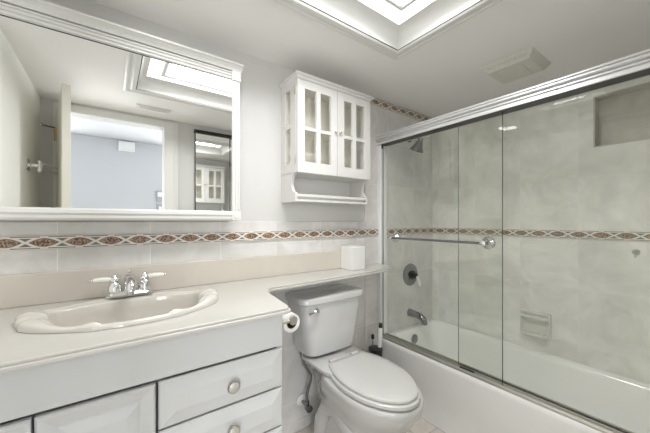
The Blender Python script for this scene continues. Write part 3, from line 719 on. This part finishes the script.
# ------------------------------------------------------------------ sliding shower doors
t = thing('shower_enclosure', 'two panel sliding glass shower door in a polished metal frame on the tub', 'shower door', (1.59, -.75, .397)); A = At(t)
hp = [(1.640, 1.845), (1.552, 1.845), (1.546, 1.842), (1.544, 1.838), (1.544, 1.834), (1.553, 1.832), (1.553, 1.828), (1.540, 1.826), (1.535, 1.822), (1.535, 1.817), (1.540, 1.813), (1.554, 1.811), (1.554, 1.807), (1.543, 1.805), (1.543, 1.800), (1.555, 1.798), (1.555, 1.794), (1.546, 1.792), (1.546, 1.777), (1.556, 1.777), (1.556, 1.786), (1.634, 1.786), (1.634, 1.777), (1.640, 1.777)]
A(MB().loft([[(x, y, z) for x, z in hp] for y in (-.0005, YF + .002)]), 'header', M['alu'])
A(MB().box(1.557, 1.633, YF + .003, -.002, 1.779, 1.7855), 'header_channel', M['black'])
for y0, y1 in ((-.030, -.0022), (YF + .002, YF + .03)):
    mb = MB(); mb.box(1.557, 1.628, y0, y1, .412, 1.776, .003); yy = y0 - .001 if y0 > -1 else y1
    mb.tube([(1.563, yy + .001, .413), (1.563, yy + .001, 1.775)], .006, n=10)
    j = A(mb, 'jamb', M['jamb'])
A(MB().box(1.558, 1.582, -.034, -.0015, 1.752, 1.776, .002), 'jamb_corner', M['black'])
mb = MB(); mb.prism([(1.566, .3965), (1.632, .3965), (1.632, .412), (1.626, .418), (1.618, .418), (1.616, .404), (1.603, .404), (1.601, .413), (1.594, .413), (1.592, .404), (1.577, .404), (1.575, .413), (1.570, .413), (1.566, .405)], 'y', YF + .002, -.0025)
A(mb, 'bottom_track', M['track'])
def panel(x, y0, y1, em):
    p = A(MB().box(x - .003, x + .003, y0, y1, .409, 1.786), 'glass_panel', M['shglass'])
    for yy in (y0, y1): A(MB().box(x - .0031, x + .0031, yy - .0015, yy + .0005, .409, 1.786), 'polished_edge', M[em], p)
    return p
p1 = panel(1.585, -.832, -.032, 'edge')
p2 = panel(1.608, YF + .032, -.588, 'edge2')
A(MB().box(1.579, 1.590, -.69, -.61, .409, .417, .001), 'panel_guide', M['darkgap'], p1)
A(MB().box(1.6035, 1.6125, YF + .034, -.590, .408, .414), 'bottom_sweep', M['darkgap'], p2)
# towel bar through the outer panel
tb = A(MB().tube([(1.520, -.135, 1.118), (1.520, -.79, 1.118)], .0065), 'towel_bar', M['dchrome'], p1, smooth=True)
for yy in (-.155, -.768):
    A(MB().lathe([(.034, 1.5815), (.034, 1.574), (.025, 1.566), (.012, 1.556), (.010, 1.535), (.014, 1.528), (.014, 1.512), (.004, 1.507)], 'x', at=(0, yy, 1.118), n=28), 'towel_bar_post', M['chrome'], p1, smooth=True)

# ------------------------------------------------------------------ fittings on the shower walls
t = thing('shower_valve', 'round chrome mixing valve plate with a white lever in the shower', 'shower valve', (1.93, 0, .805)); A = At(t)
vp = A(MB().lathe([(.088, -.0025), (.086, -.008), (.070, -.014), (.045, -.016), (.040, -.018)], 'y', at=(1.93, 0, .805), n=40), 'plate', M['dchrome'], smooth=40)
A(MB().lathe([(.034, -.017), (.034, -.03), (.024, -.034), (.022, -.06), (.012, -.066)], 'y', at=(1.93, 0, .805), n=28), 'hub', M['black'], smooth=40)
A(MB().tube([(1.93, -.056, .80), (1.938, -.070, .785), (1.948, -.075, .755), (1.955, -.078, .725)], [.009, .011, .013, .010]), 'lever', M['porc'], smooth=True, label='white lever')
t = thing('tub_spout', 'chrome tub spout curving down under the mixing valve', 'tub spout', (1.92, 0, .50)); A = At(t)
A(MB().tube([(1.92, -.0025, .505), (1.92, -.02, .505), (1.92, -.06, .505), (1.92, -.10, .500), (1.92, -.128, .486), (1.92, -.140, .462), (1.92, -.142, .445)], [.030, .028, .025, .026, .026, .024, .022], n=20), 'spout', M['dchrome'], smooth=True)
t = thing('overhead_shower', 'chrome bell shaped shower head high on the tiled end wall', 'shower head', (1.92, 0, 1.88)); A = At(t)
A(MB().lathe([(.030, -.0025), (.026, -.008), (.010, -.012)], 'y', at=(1.92, 0, 1.885), n=28), 'flange', M['dchrome'], smooth=True)
A(MB().tube([(1.92, -.005, 1.885), (1.92, -.06, 1.885), (1.92, -.09, 1.873), (1.92, -.105, 1.855)], .009), 'arm', M['dchrome'], smooth=True)
HM = Matrix.Translation((1.92, -.108, 1.852)) @ Matrix.Rotation(math.radians(28), 4, 'X')
A(MB().lathe([(.013, .016), (.018, .007), (.018, -.010), (.024, -.016), (.029, -.038), (.044, -.064), (.053, -.076), (.053, -.084), (.048, -.087), (.003, -.085)], mtx=HM), 'bell', M['dchrome'], smooth=True)

t = thing('soap_dish', 'ceramic soap dish with a grab bar on the long tub wall', 'soap dish', (XR, -.76, .57)); A = At(t)
sx = XR - .0005
A(MB().loft([[(sx, -.845 + i, .490 + i), (sx, -.675 - i, .490 + i), (sx, -.675 - i, .645 - i), (sx, -.845 + i, .645 - i)] if k == 0 else [(sx - k, -.845 + i, .490 + i), (sx - k, -.675 - i, .490 + i), (sx - k, -.675 - i, .645 - i), (sx - k, -.845 + i, .645 - i)] for i, k in ((0, 0), (0, .010), (.006, .018), (.016, .018), (.022, .008))], True, True), 'backplate', M['soap'], bev=.002)
A(MB().box(sx - .06, sx - .006, -.825, -.695, .498, .514, .006), 'tray', M['soap'])
mb = MB(); mb.tube([(sx - .010, -.828, .612), (sx - .035, -.825, .612), (sx - .045, -.80, .612), (sx - .045, -.72, .612), (sx - .035, -.695, .612), (sx - .010, -.692, .612)], .010)
A(mb, 'bar', M['soap'], smooth=True)
t = thing('suction_hook', 'small clear plastic hook on the long shower wall below the border', 'hook', (XR, -1.21, 1.065)); A = At(t)
A(MB().lathe([(.016, XR - .0008), (.014, XR - .006), (.006, XR - .010)], 'x', at=(0, -1.212, 1.068), n=20), 'cup', M['clear'], smooth=True)
A(MB().tube([(XR - .009, -1.212, 1.070), (XR - .018, -1.212, 1.060), (XR - .020, -1.212, 1.045), (XR - .028, -1.212, 1.042), (XR - .032, -1.212, 1.052)], .003), 'hook', M['satin'], smooth=True)
